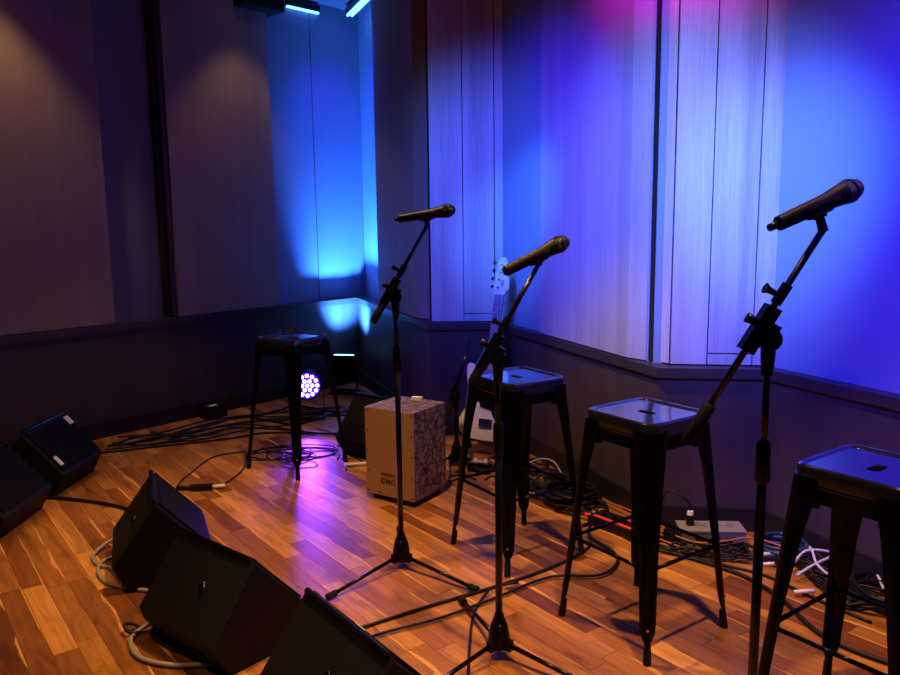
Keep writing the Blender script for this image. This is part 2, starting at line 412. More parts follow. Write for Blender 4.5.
def plank_geo(u, l, row):
    g, ch = .0002, .0006
    w0, w1 = row * PW, (row + 1) * PW
    P = []
    for (e, z) in ((g, -.008), (g + ch, 0.0)):
        for a, b in ((u + e, w0 + e), (u + l - e, w0 + e), (u + l - e, w1 - e), (u + e, w1 - e)):
            P.append((a * ux + b * wx, a * uy + b * wy, z))
    FA = [(4, 5, 6, 7), (0, 1, 5, 4), (1, 2, 6, 5), (2, 3, 7, 6), (3, 0, 4, 7)]
    tone = (min(1, max(0, random.gauss(.5, .27))), random.random(), random.random())
    fl = random.random() < .5
    lc = [(0, 1 if fl else 0, 0), (1, 1 if fl else 0, 0), (1, 0 if fl else 1, 0), (0, 0 if fl else 1, 0)] * 2
    return P, FA, tone, lc
def planks(items, name):
    V_, F_, T_, L_ = [], [], [], []
    for (_, u, l, row) in items:
        P, FA, t, lc = plank_geo(u, l, row); k = len(V_)
        V_ += P; F_ += [tuple(i + k for i in f) for f in FA]; T_ += [t] * 8; L_ += lc
    me = bpy.data.meshes.new(name); me.from_pydata(V_, [], F_)
    a = me.attributes.new('tone', 'FLOAT_VECTOR', 'POINT'); b = me.attributes.new('lc', 'FLOAT_VECTOR', 'POINT')
    a.data.foreach_set('vector', [c for t in T_ for c in t]); b.data.foreach_set('vector', [c for t in L_ for c in t])
    return link(name, me, M_PLANK, sub)
for it in PL[:295]: planks([it], 'plank')
o = planks(PL[295:], 'planks'); o['kind'] = 'stuff'

# ------------------------------------------------------------ bar stools
def rsq(h, r, z, n=5, side=5):
    out = []; cs = ((1, 1), (-1, 1), (-1, -1), (1, -1))
    for q, (sx, sy) in enumerate(cs):
        arc = [(sx * (h - r) + r * math.cos(q * PI / 2 + k / (n - 1) * PI / 2), sy * (h - r) + r * math.sin(q * PI / 2 + k / (n - 1) * PI / 2), z) for k in range(n)]
        out += arc
        nx, ny = cs[(q + 1) % 4]; a2 = (q + 1) * PI / 2
        e = (nx * (h - r) + r * math.cos(a2), ny * (h - r) + r * math.sin(a2)); st = arc[-1]
        for k in range(1, side + 1):
            t = k / (side + 1); out.append((st[0] + (e[0] - st[0]) * t, st[1] + (e[1] - st[1]) * t, z))
    return out
def stadium(L_, r, z, N=40):
    out = []
    for k in range(N):
        a = 2 * PI * (k + .0) / N
        # angle-matched points so that the bridge to the rounded square stays clean
        a = math.atan2(rsq(.15, .035, 0)[k][1], rsq(.15, .035, 0)[k][0])
        x, y = math.cos(a), math.sin(a)
        t = 1e9
        if abs(y) > 1e-6:
            tt = r / abs(y)
            if abs(x * tt) <= L_: t = tt
        if t > 1e8:
            b_ = -2 * abs(x) * L_; c_ = L_ * L_ - r * r
            t = (-b_ + math.sqrt(max(0, b_ * b_ - 4 * c_))) / 2
        out.append((x * t, y * t, z))
    return out
SH = .765
def make_stool():
    root = thing('bar_stool', 'x', 'stool')
    h = .150
    s = B()
    s.loops([rsq(h - .004, .034, SH - .050), rsq(h, .036, SH - .048), rsq(h, .036, SH - .012), rsq(h - .002, .036, SH - .004), rsq(h - .007, .034, SH),
             rsq(h - .013, .030, SH - .001), rsq(h - .019, .026, SH - .007), rsq(h - .05, .02, SH - .0085),
             stadium(.018, .0185, SH - .009), stadium(.017, .0165, SH - .013), stadium(.017, .0165, SH - .03)], False, False)
    seat = s.done('seat', M_SEATTOP, root, 'auto')
    ap = B()
    for k in range(4):
        r = Matrix.Rotation(k * PI / 2, 3, 'Z')
        ap.box(r @ Vector((0, h - .004, SH - .070)), (2 * h - .10, .003, .050), r)
        ap.tube([r @ Vector((-h + .03, h - .002, SH - .050)), r @ Vector((h - .03, h - .002, SH - .050))], .005, 6)
    ap.done('apron', M_STEEL, root)
    for k in range(4):
        r = Matrix.Rotation(k * PI / 2, 3, 'Z')
        for sx in (-1, 1): B().box(r @ Vector((sx * .088, h - .012, SH - .100)), (.022, .016, .020), r).bevel(.004, 1).done('stacking_bumper', M_RUB, root)
    FT = .205
    for k in range(4):
        r = Matrix.Rotation(k * PI / 2, 3, 'Z')
        b = B(); L = []
        for z, aw, bd in ((SH - .03, .056, .050), (.66, .051, .040), (.58, .045, .031), (.46, .037, .025), (.34, .031, .021), (.22, .028, .019), (.13, .026, .018), (.10, .024, .017), (.078, .016, .014), (.072, .0115, .012), (.03, .0115, .012)):
            t = 1 - z / (SH - .03)
            c = (h - .006) + (FT - h + .006) * t
            D1 = Vector((.7071, .7071, 0)); T1 = Vector((-.7071, .7071, 0)); O = Vector((c, c, z)); th = min(.010, bd * .6)
            L.append([O + T1 * aw * u - D1 * (bd * w_) for u, w_ in ((-1, 1), (-.85, .72), (-.45, .22), (-.15, .02), (.15, .02), (.45, .22), (.85, .72), (1, 1))] +
                     [O + T1 * aw * u - D1 * (bd * w_ + th * (1 if abs(u) < .8 else .3)) for u, w_ in ((.98, 1), (.6, .5), (0, .12), (-.6, .5), (-.98, 1))])
        b.loops([[r @ v for v in l] for l in L])
        leg = b.done('leg', M_STEEL, root, 'auto')
        D1 = r @ Vector((.7071, .7071, 0)); p_ = lambda z, o_: r @ Vector(((h - .006) + (FT - h + .006) * (1 - z / (SH - .03)) - o_, (h - .006) + (FT - h + .006) * (1 - z / (SH - .03)) - o_, z))
        f = B().tube([p_(.0, .007), p_(.01, .008), p_(.05, .0085), p_(.064, .0085)], [.0125, .0130, .0120, .0105], 10).done('foot_cap', M_RUB, leg, 'auto')
        p0 = p_(.115, .004)
        B().tube([p0, p0 + D1 * .009], .0045, 8).done('rivet', M_CHROME, leg, True)
        r2 = Matrix.Rotation(k * PI / 2, 3, 'Z'); q = .186
        B().tube([r2 @ Vector((q - .012, -q + .016, .30)), r2 @ Vector((q - .012, q - .016, .30))], .0068, 8).done('stretcher', M_STEEL, root, True)
    return root
ST = [(-.899, 4.437, 3.3328, 'black metal bar stool farthest back, with a cable coiled on its seat', 0),
      (.275, 3.223, 2.9288, 'black metal bar stool between the white guitar and the middle microphone stand', 0),
      (.662, 2.592, 2.9654, 'black metal bar stool with a long front leg in front of the grey power strip', 0),
      (1.1085, 1.972, 2.9881, 'nearest black metal bar stool, cut off by the right edge of the picture', 1)]
st0 = make_stool()
for i, (x, y, a, lb, rot) in enumerate(ST):
    o = st0 if i == 0 else copy_tree(st0)
    o.location = (x, y, 0); o.rotation_euler = (0, 0, a - PI / 4 + (PI / 2 if rot else 0))
    tag(o, lb, 'stool', 'black metal bar stools set out across the stage')

# ------------------------------------------------------------ microphone stands and microphones
def lathe(b, p0, p1, prof, n=16):
    p0, p1 = Vector(p0), Vector(p1); b.tube([p0.lerp(p1, t) for t, _ in prof], [r for _, r in prof], n)
    return b
def mic_stand(label, x, y, hz, low, up, legs, zj, knob_side=1):
    """hz clutch height, low / up = boom ends, legs = azimuths, zj = height of the joint of the two poles"""
    root = thing('microphone_stand', label, 'stand', (x, y, 0), 0, 'boom microphone stands on the stage')
    lo = Vector(low) - Vector((x, y, 0)); hi = Vector(up) - Vector((x, y, 0)); d = (hi - lo).normalized(); cl = Vector((0, 0, hz))
    near = lo + d * max(0, (cl - lo).dot(d))       # boom passes beside the clutch
    hub = B(); hub.tube([(0, 0, .030), (0, 0, .045), (0, 0, .075), (0, 0, .11), (0, 0, .135), (0, 0, .15)], [.024, .036, .035, .028, .018, .014], 14)
    for a in legs:
        c, s_ = math.cos(a), math.sin(a); hub.box((c * .034, s_ * .034, .05), (.03, .022, .034), Matrix.Rotation(a, 3, 'Z'))
    hub.done('base_hub', M_CLUTCH, root, 'auto')
    B().tube([(0, -.026, .115), (0, -.040, .115)], .011, 10).done('hub_screw', M_CLUTCH, root, True)
    for a in legs:
        c, s_ = math.cos(a), math.sin(a)
        lg = B().tube([(c * .03, s_ * .03, .052), (c * .36, s_ * .36, .016)], .0078, 10).done('leg', M_STAND, root, True)
        B().tube([(c * .345, s_ * .345, .018), (c * .385, s_ * .385, .014)], [.0125, .0135], 10).done('foot_cap', M_RUB, lg, 'auto')
    B().tube([(0, 0, .10), (0, 0, zj)], .0115, 12).done('lower_pole', M_STAND, root, True)
    B().tube([(0, 0, zj - .052), (0, 0, zj - .045), (0, 0, zj + .045), (0, 0, zj + .055)], [.013, .0175, .0165, .011], 12).done('height_grip', M_CLUTCH, root, 'auto')
    B().tube([(0, 0, zj), (0, 0, hz - .03)], .0082, 12).done('upper_pole', M_STAND, root, True)
    # clutch: curved neck and clamp holding the boom
    ck = B(); ck.tube([(0, 0, hz - .095), (0, 0, hz - .05), (0, 0, hz - .02)], [.013, .0165, .017], 12)
    ck.tube([cl + Vector((0, -.016, -.012)), cl + Vector((0, .016, -.012))], .026, 14)
    q = d.cross(Vector((0, 1, 0))).normalized()
    rot = Matrix((d, Vector((0, 1, 0)), q)).transposed()
    ck.box(near, (.115, .030, .034), rot); ck.box((near + cl) / 2, (.05, .028, .05), rot)
    ck.done('boom_clutch', M_CLUTCH, root, 'auto')
    kp = near + d * .01
    B().tube([kp + q * .016 * knob_side, kp + q * .038 * knob_side], [.008, .013], 10).done('clutch_knob', M_CLUTCH, root, True)
    B().tube([lo + d * .08, hi], .0078, 10).done('boom', M_STAND, root, True)
    B().tube([lo, lo + d * .012, lo + d * .10, lo + d * .108], [.012, .0155, .0150, .010], 12).done('counterweight_grip', M_RUB, root, 'auto')
    c2 = lo + (near - lo) + d * .085
    B().tube([c2 - d * .02, c2 + d * .03], .0125, 10).tube([c2, c2 + q * -.028 * -knob_side, c2 + q * .04 * knob_side], [.006, .008, .013], 8).done('length_collar', M_CLUTCH, root, 'auto')
    return root, d
def clip_and_mic(root, up, tail, head, label, stub=0):
    """clip is part of the stand, the microphone is a thing of its own"""
    tail, head, up = Vector(tail), Vector(head), Vector(up); d = (head - tail).normalized(); ln = (head - tail).length
    base = root.location
    m = tail + d * (up - tail).dot(d)
    dn = (up - m).normalized()
    k = B(); k.tube([up - base - dn * -.004, m + dn * .022 - base], [.011, .009], 10); k.box(m + dn * .018 - base, (.03, .016, .018), d.to_track_quat('X', 'Z').to_matrix())
    k.tube([m - d * .03 - base + dn * .003, m + d * .03 - base + dn * .003], [.0195, .0215], 14)
    k.done('microphone_clip', M_CLUTCH, root, 'auto')
    rt = thing('microphone', label, 'microphone', tuple(tail), 0, 'wireless microphones clipped on the stands')
    T = Vector((0, 0, 0)); P = lambda t: d * (ln * t)
    b = B(); b.tube([P(0), P(.01), P(.30), P(.58), P(.70), P(.78)], [.0145, .0165, .0178, .0190, .0225, .0245], 18); b.done('body', mat('microphone_body', (.002, .0025, .003), .42, spec=.12, var=.2), rt, 'auto')
    b = B(); pr = []
    R_ = .0262
    for j in range(9):
        a = j / 8 * PI / 2; pr.append((.83 + .17 * math.sin(a), max(.002, R_ * math.cos(a) ** .75)))
    b.tube([P(.78), P(.80), P(.83)] + [P(t) for t, _ in pr[1:]], [.0245, .0258, R_] + [r for _, r in pr[1:]], 20); b.done('grille', M_MICGR, rt, 'auto')
    B().tube([P(.845), P(.865)], .0275, 20).done('grille_ring', M_STAND, rt, 'auto')
    B().tube([P(-.0), P(-stub if stub else -.02)], .0085 if stub else .012, 12).done('antenna', M_CLUTCH, rt, True)
    n_ = Vector((0, -1, 0)); n_ = (n_ - d * n_.dot(d)).normalized()
    B().box(P(.62) + n_ * .019, (.02, .008, .005), Matrix((d, n_.cross(d), n_)).transposed()).done('switch', M_CHROME, rt)
    return rt
def nearer(p, k):
    return Vector((p[0] * k, p[1] * k, CH + (p[2] - CH) * k))
K = .988
r_, d_ = mic_stand('black boom microphone stand farthest left, beside the box drum', -.213 * K, 3.09 * K, nearer((0, 0, 1.122), K).z, nearer((-.303, 3.06, 1.012), K), nearer((-.083, 3.12, 1.388), K),
                   [math.radians(a) for a in (-133, -38, 95)], .87)
clip_and_mic(r_, nearer((-.083, 3.12, 1.388), K), nearer((-.196, 3.10, 1.414), K), nearer((.028, 3.135, 1.448), K), 'black microphone on the farthest stand, pointing right almost level', .06)
K = .966
r_, d_ = mic_stand('middle black boom microphone stand in front of the white guitar', .152 * K, 2.465 * K, nearer((0, 0, .982), K).z, nearer((.066, 2.44, .895), K), nearer((.283, 2.48, 1.268), K),
                   [math.radians(a) for a in (-137, -38, 108)], .73)
clip_and_mic(r_, nearer((.283, 2.48, 1.268), K), nearer((.173, 2.44, 1.248), K), nearer((.378, 2.50, 1.342), K), 'black microphone on the middle stand, tip raised to the right beside the guitar headstock')
r_, d_ = mic_stand('nearest black boom microphone stand, at right, with its feet below the picture', .722, 1.76, 1.145, (.548, 1.78, .887), (.812, 1.72, 1.378),
                   [math.radians(a) for a in (-150, -35, 85)], .845)
clip_and_mic(r_, (.812, 1.72, 1.378), (.697, 1.68, 1.392), (.907, 1.76, 1.472), 'largest black microphone, on the nearest stand against the bright blue wall', .10)
# low stand by the guitar
r_, d_ = mic_stand('short black boom stand without a microphone between the box drum and the guitar', .03, 4.40, .42, (-.02, 4.38, .30), (.115, 4.46, .72),
                   [math.radians(a) for a in (-150, -30, 90)], .24)

# ------------------------------------------------------------ stage monitors
def monitor(label, x, y, yaw, s, side_label=None, group='black wedge speakers lying on the floor'):
    root = thing('stage_monitor', label, 'speaker', (x, y, 0), yaw, group)
    prof = [(0, .40), (-.20, .13), (-.185, .085), (-.13, 0), (.17, 0), (.225, .10), (.24, .14)]
    b = B(); hl = .26
    def ring(u, k=1.0, dz=0):
        return [(u * s, (.01 + (v - .01) * k) * s, (.16 + (z - .16) * k if k < 1 and z > .001 else z) * s) for v, z in prof]
    b.loops([ring(-hl, .965), ring(-hl + .02), ring(hl - .02), ring(hl, .965)]).bevel(.012 * s, 2, 25)
    b.done('cabinet', M_CAB, root, 'auto')
    # perforated grille on the face that looks at the players (+v side)
    g0 = Vector((0, .0, .40)); g1 = Vector((0, .24, .14)); dv = (g1 - g0).normalized(); n = Vector((0, -dv.z, dv.y)); n = -n if n.z < 0 else n
    mid = (g0 + g1) / 2; rot = Matrix((Vector((1, 0, 0)), dv, n)).transposed()
    gr = B(); gr.box((mid + n * .004) * s, (.47 * s, .30 * s, .012 * s), rot); gr.bevel(.004 * s, 1).done('grille', M_GRILLE, root)
    for su in (-1, 1):
        B().box((mid + dv * -.152 + Vector((su * .228, 0, 0)) + n * .006) * s, (.012 * s, .022 * s, .012 * s), rot).done('grille_clip', M_CHROME if 0 else M_STAND, root)
    # pocket handle on the other face
    h0 = Vector((0, 0, .40)); h1 = Vector((0, -.20, .13)); hv = (h1 - h0).normalized(); hn = Vector((0, -abs(hv.z), abs(hv.y)))
    hm = (h0 + h1) / 2 + Vector((.05, 0, 0)); hr = Matrix((Vector((1, 0, 0)), hv, hn)).transposed()
    hb = B(); ringo = []
    for rr, dz in ((1.0, .0005), (.86, .004), (.80, .0015), (.7, .001)):
        ringo.append([(hm + hr @ Vector(((.018 * rr * math.cos(a) + .012 * rr * math.sin(a)), .034 * rr * math.sin(a), dz))) * s for a in [2 * PI * k / 20 for k in range(20)]])
    hb.loops(ringo, False, True).done('handle_recess', M_STAND, root, 'auto')
    B().tube([(-hl * s * .93, -.004 * s, .402 * s), (hl * s * .93, -.004 * s, .402 * s)], .009, 10).done('top_edge_trim', M_STAND, root, 'auto')
    # connector plate low on the back
    c = Vector((.12, -.165, .05)); B().box(c * s, (.10 * s, .012 * s, .05 * s), Matrix.Rotation(.55, 3, 'X')).done('connector_plate', M_STAND, root)
    e = None
    if 0: B().tube([(hl * s - .002, .03 * s, .17 * s), (hl * s + .004, .03 * s, .17 * s)], .032 * s, 16).done('pole_cup', M_STAND, root, 'auto')
    return root, mid, dv, n, rot, s
def sticker(mt, u, v, w_, h_, label=None, lines=True):
    root, mid, dv, n, rot, s = mt
    c = (mid + Vector((u, 0, 0)) + dv * v + n * .0115) * s
    o = B().box(c, (w_, h_, .002), rot).done('sticker', M_LABEL, root)
    o['label'] = label or 'white sticker'
SC = .855
m2 = monitor('wedge speaker at left with two white stickers on its grille', -2.216, 4.165, -1.595, SC)
sticker(m2, -.215, -.118, .045, .055, 'square white sticker with small dark print')
sticker(m2, .205, .085, .030, .060, 'narrow white sticker')
m1 = monitor('wedge speaker cut off by the left edge of the picture, next to the stickered one', -2.20, 3.56, -1.56, SC)
m3 = monitor('wedge speaker with grey cable looping at its left end, behind the other foreground speakers', -1.225, 3.10, -1.185, SC)
m4 = monitor('wedge speaker in the row of three with an oval handle facing the camera', -.80, 2.51, -.70, SC)
m5 = monitor('nearest wedge speaker, cut off at the bottom edge of the picture', -.287, 1.955, -.93, .90)
m6 = monitor('wedge speaker half hidden behind the box drum', -.42, 4.62, -.70, .88)
sticker(m4, -.19, -.152, .03, .006)
sticker(m5, -.02, -.10, .05, .005)

# ------------------------------------------------------------ cajon
ca = math.atan2(3.715 - 3.88, -.185 + .435)
cj = thing('box_drum', 'wooden box drum with stone-patterned sides and a plain front plate', 'drum', ((-.435 - .031) / 2, (3.88 + 3.948) / 2, 0), ca)
W_, D_, H_ = .30, .282, .45
B().box((0, .006, .03 + H_ / 2), (W_, D_ - .012, H_)).bevel(.006, 2).done('body', M_STONE, cj, 'auto')
B().box((0, -D_ / 2 + .004, .03 + H_ / 2), (W_, .008, H_)).bevel(.002, 1).done('front_plate', M_PLY, cj)
for sx in (-1, 1):
    for sy in (-1, 1): B().tube([(sx * .115, sy * .105, 0), (sx * .115, sy * .105, .032)], [.017, .02], 12).done('foot', M_RUB, cj, 'auto')
for k in range(5):
    for sx in (-1, 1):
        z = .045 + k * .105
        B().tube([(sx * .138, -D_ / 2 + .001, z), (sx * .138, -D_ / 2 - .0025, z)], .004, 8).done('screw', M_STAND, cj)
for sx in (-.5, .5):
    B().tube([(sx * .138, -D_ / 2 + .001, .045), (sx * .138, -D_ / 2 - .0025, .045)], .004, 8).done('screw', M_STAND, cj)
M_INK = mat('dark_ink', (.02, .012, .01), .6); M_INK2 = mat('olive_ink', (.12, .075, .03), .6)
def text(s_, size, loc, rot, m, parent, name='lettering', ext=.0004, off=0.0):
    cu = bpy.data.curves.new(name, 'FONT'); cu.body = s_; cu.size = size; cu.align_x = 'CENTER'; cu.align_y = 'CENTER'; cu.extrude = ext; cu.offset = off
    cu.resolution_u = 3
    t = bpy.data.objects.new(name, cu); COL.objects.link(t)
    dg = bpy.context.evaluated_depsgraph_get(); me = bpy.data.meshes.new_from_object(t.evaluated_get(dg))
    bpy.data.objects.remove(t)
    o = link(name, me, None, parent); me.materials.clear(); me.materials.append(m); o.location = loc; o.rotation_euler = rot
    return o
t = text('CMC', .034, (-.012, -D_ / 2 - .0012, .108), (PI / 2, 0, 0), M_INK, cj, off=.0006); t.scale = (1.25, 1, 1)
B().box((-.012, -D_ / 2 - .0006, .145), (.088, .0012, .014)).done('print_line', M_INK2, cj)

# ------------------------------------------------------------ bass guitar on its stand
gt = thing('bass_guitar', 'white electric bass guitar with a black pickguard leaning in the wall corner', 'guitar', (.20, 4.56, 0), 0)
gt.scale = (1.07, 1.07, 1.07)
# guitar plane: tilted back, leaning a little to the right
gz_ = Vector((.125, .20, 1.0)).normalized(); gx = Vector((.94, -.28, 0)); gx = (gx - gz_ * gx.dot(gz_)).normalized(); gy = gz_.cross(gx)
GR = Matrix((gx, gy, gz_)).transposed(); G0 = Vector((0, 0, .09))
def gp(x, z, y=0): return G0 + GR @ Vector((x, y, z))
body = [(0, 0), (.07, .004), (.125, .03), (.150, .08), (.145, .13), (.118, .175), (.105, .215), (.112, .26), (.128, .305), (.132, .345), (.115, .365), (.09, .345), (.07, .31), (.045, .295),
        (0, .292), (-.03, .30), (-.055, .33), (-.075, .375), (-.10, .415), (-.128, .425), (-.142, .40), (-.138, .35), (-.125, .29), (-.112, .24), (-.118, .19), (-.145, .14), (-.160, .09), (-.145, .04), (-.09, .008)]
sb = [p for p in [Vector((q[0], q[1], 0)) for q in body]]
sm_ = spline(sb + [sb[0]], 3)[:-1]
def slab(pts, y0, y1, ins=.004):
    n = len(pts); cx = sum(p[0] for p in pts) / n; cz = sum(p[1] for p in pts) / n
    sc_ = lambda p, k: (cx + (p[0] - cx) * k, cz + (p[1] - cz) * k)
    b = B(); L = []
    for y, k in ((y0, .97), (y0 + ins * (1 if y1 > y0 else -1), 1), (y1 - ins * (1 if y1 > y0 else -1), 1), (y1, .97)):
        L.append([gp(*sc_(p, k), y) for p in pts])
    return b.loops(L)
slab([(p.x, p.y) for p in sm_], -.02, .02).done('body', M_GWHITE, gt, 'auto')
pg = [(-.02, .29), (.04, .29), (.09, .33), (.105, .30), (.08, .24), (.085, .19), (.10, .14), (.07, .10), (.045, .12), (.02, .17), (-.03, .18), (-.06, .22), (-.07, .28), (-.05, .30)]
slab(pg, -.0205, -.0235, .001).done('pickguard', M_PGUARD, gt)
B().box(gp(0, .50 + .06, -.028), (.052, .018, .52), GR).bevel(.006, 2).done('neck', M_MAPLE, gt)
fb = B().box(gp(0, .55, -.040), (.052, .006, .54), GR).done('fretboard', mat('rosewood', (.30, .24, .26), .4, var=.1), gt)
fr = B()
for k in range(1, 20):
    z = .80 - .62 * (1 - 2 ** (-k / 12))* .98
    fr.box(gp(0, z, -.0435), (.05, .0015, .0012), GR)
fr.done('frets', M_CHROME, fb)
for z in (.735, .68, .62, .57, .50, .44):
    B().tube([gp(0, z, -.043), gp(0, z, -.0442)], .0042, 8).done('fret_marker', M_LABEL, fb)
hd = [(-.026, .815), (.026, .815), (.036, .84), (.052, .855), (.050, .90), (.040, .95), (.034, 1.0), (.012, 1.035), (-.012, 1.03), (-.026, .995), (-.030, .95), (-.034, .90), (-.036, .86)]
slab(hd, -.030, -.014, .002).done('headstock', mat('headstock_pale', (.70, .60, .58), .4), gt)
for k, z in enumerate((.86, .905, .95, .995)):
    B().tube([gp(-.010 + .002 * k, z, -.030), gp(-.010 + .002 * k, z, -.044)], .007, 10).done('tuner_post', M_CHROME, gt, 'auto')
    B().tube([gp(-.032, z + .004, -.022), gp(-.044, z + .004, -.022)], .003, 8).box(gp(-.048, z + .004, -.022), (.012, .008, .018), GR).done('tuning_key', M_STAND, gt)
B().box(gp(.012, .885, -.0302), (.014, .001, .035), GR).done('headstock_decal', mat('teal_ink', (.05, .22, .25), .5), gt)
B().box(gp(0, .10, -.027), (.075, .014, .045), GR).bevel(.003, 1).done('bridge', M_CHROME, gt)
B().box(gp(0, .20, -.026), (.085, .010, .028), GR).done('pickup', M_STAND, gt)
sg = B()
for k in range(4): sg.tube([gp(-.018 + .012 * k, .10, -.036), gp(-.014 + .009 * k, .82, -.0465)], .0009, 5)
sg.done('strings', M_CHROME, gt)
gs = thing('guitar_stand', 'low black stand holding up the white bass guitar', 'stand', (.20, 4.60, 0), 0)
gs.scale = (1.06, 1.06, 1.06)
base = Vector((0, -.04, 0))
for sx in (-1, 1):
    l = B().tube([(0, .16, .36), (sx * .10, .02, .10), (sx * .15, -.10, .012)], .009, 8).done('leg', M_STAND, gs, True)
    B().tube([(sx * .085, .03, .08), (sx * .085, -.10, .075), (sx * .085, -.115, .10)], .009, 8).done('cradle_arm', M_RUB, gs, True)
B().tube([(0, .16, .36), (0, .27, .012)], .009, 8).done('leg', M_STAND, gs, True)
B().tube([(-.085, .03, .08), (.085, .03, .08)], .008, 8).done('crossbar', M_STAND, gs, True)

# ------------------------------------------------------------ LED cans
def led_can(label, loc, yaw, tilt, emat, r=.098, ln=.20, hz=.205):
    root = thing('stage_light', label, 'lamp', loc, yaw)
    d = Vector((0, -math.cos(tilt), math.sin(tilt))); c = Vector((0, 0, hz))
    b = B(); q = [c + d * t for t in (-ln * .55, -ln * .45, 0, ln * .42, ln * .5)]
    b.tube(q, [r * .6, r * .92, r, r * 1.0, r * 1.06], 24); b.done('housing', M_CAB, root, 'auto')
    k = c + d * (ln * .5 + .001); a = Vector((1, 0, 0)); e = d.cross(a)
    ln_ = B().tube([k, k + d * .003], r * .94, 24).done('lens_plate', M_LENS if emat is M_LED else M_STAND, root)
    P = [(0, 0)] + [(.36 * math.cos(t * PI / 3), .36 * math.sin(t * PI / 3)) for t in range(6)] + [(.72 * math.cos(t * PI / 6), .72 * math.sin(t * PI / 6)) for t in range(12)]
    for x, y in P:
        p0 = k + d * .003 + (a * x + e * y) * r
        B().tube([p0, p0 + d * .006, p0 + d * .009], [r * .145, r * .14, r * .06], 10).done('led', emat, root, True)
    for sx in (-1, 1):
        B().tube([c + a * sx * r, c + a * sx * (r + .02)], .02, 10).done('tilt_knob', M_CLUTCH, root, True)
        y = B(); y.box((sx * (r + .012), .0, hz / 2 + .005), (.006, .035, hz)); y.box((sx * (r * .6 + .012), .0, .006), (r * .8, .035, .006)); y.done('yoke', M_STAND, root)
    for sy in (-1, 1):
        B().box((0, sy * .075, .004), (r * 2.3, .03, .008)).done('floor_bar', M_STAND, root)
    return root
led_can('LED can light with glowing violet lamps behind the farthest bar stool', (-1.03, 5.56, 0), math.radians(8), math.radians(3), M_LED, hz=.25)
led_can('black LED can light in the far wall corner shining up the wall', (-.88, 6.38, 0), math.radians(170), math.radians(80), M_LEDP)

# LED strips hung at the ceiling over the far corner
def strip(label, a, b_):
    root = thing('led_strip', label, 'lamp', (0, 0, 0)); a, b_ = Vector(a), Vector(b_)
    d = (b_ - a).normalized(); n = d.cross(Vector((0, 0, 1))); rot = Matrix((d, n, Vector((0, 0, 1)))).transposed(); m_ = (a + b_) / 2; L = (b_ - a).length
    root.location = m_
    B().box((0, 0, .03), (L, .07, .05), rot).done('housing', M_STAND, root)
    for s_ in (-1, 1): B().tube([-d * L / 2 * .97 + n * .017 * s_ + Vector((0, 0, 0)), d * L / 2 * .97 + n * .017 * s_], .011, 10).done('tube', M_LEDC, root, True)
strip('glowing blue light strip at the ceiling, left of the far corner', (-1.255, 6.47, 3.07), (-1.04, 6.70, 3.07))
strip('glowing blue light strip at the ceiling, right of the far corner', (-.79, 6.78, 3.07), (-.585, 6.25, 3.07))
bx = thing('ceiling_speaker', 'dark speaker cabinet hung under the ceiling above the left wall', 'speaker', (-1.42, 6.13, 2.985), math.radians(49))
B().box((0, 0, .06), (.36, .26, .18)).bevel(.03, 2).done('cabinet', M_CAB, bx, 'auto'); B().box((0, -.128, .06), (.30, .012, .13)).done('grille', M_GRILLE, bx)
B().box((0, 0, .155), (.05, .05, .04)).done('bracket', M_STAND, bx)

# ------------------------------------------------------------ downlight rims in the ceiling
dl = None
for i, (x, y, where) in enumerate([(-.3, 3.0, 'over the middle of the stage'), (-1.9, 2.0, 'over the left speakers'), (.70, 1.8, 'over the near right stool'), (-1.5, 4.2, 'between the left speakers and the far stool'),
                          (-1.25, 5.75, 'close to the far end of the left wall'), (-2.45, 4.45, 'close to the near end of the left wall'), (-.35, 5.75, 'close to the far right wall')]):
    o = thing('downlight', 'round recessed warm ceiling lamp ' + where, 'lamp', (x, y, HC), 0, 'recessed ceiling lamps')
    if dl is None:
        b = B(); b.loops([[(r * math.cos(k * PI / 10), r * math.sin(k * PI / 10), z) for k in range(20)] for r, z in ((.085, 0), (.088, -.006), (.062, -.008), (.06, 0))], False, False)
        dl = b.done('rim', M_LABEL, o, True)
        dn_ = B().tube([(0, 0, -.001), (0, 0, -.004)], .058, 20).done('lamp_disc', mat('warm_disc', (1, .8, .5), .5, emit=(1, .65, .35), estr=4), o)
    else:
        for c_ in (dl, dn_):
            k = c_.copy(); COL.objects.link(k); k.parent = o

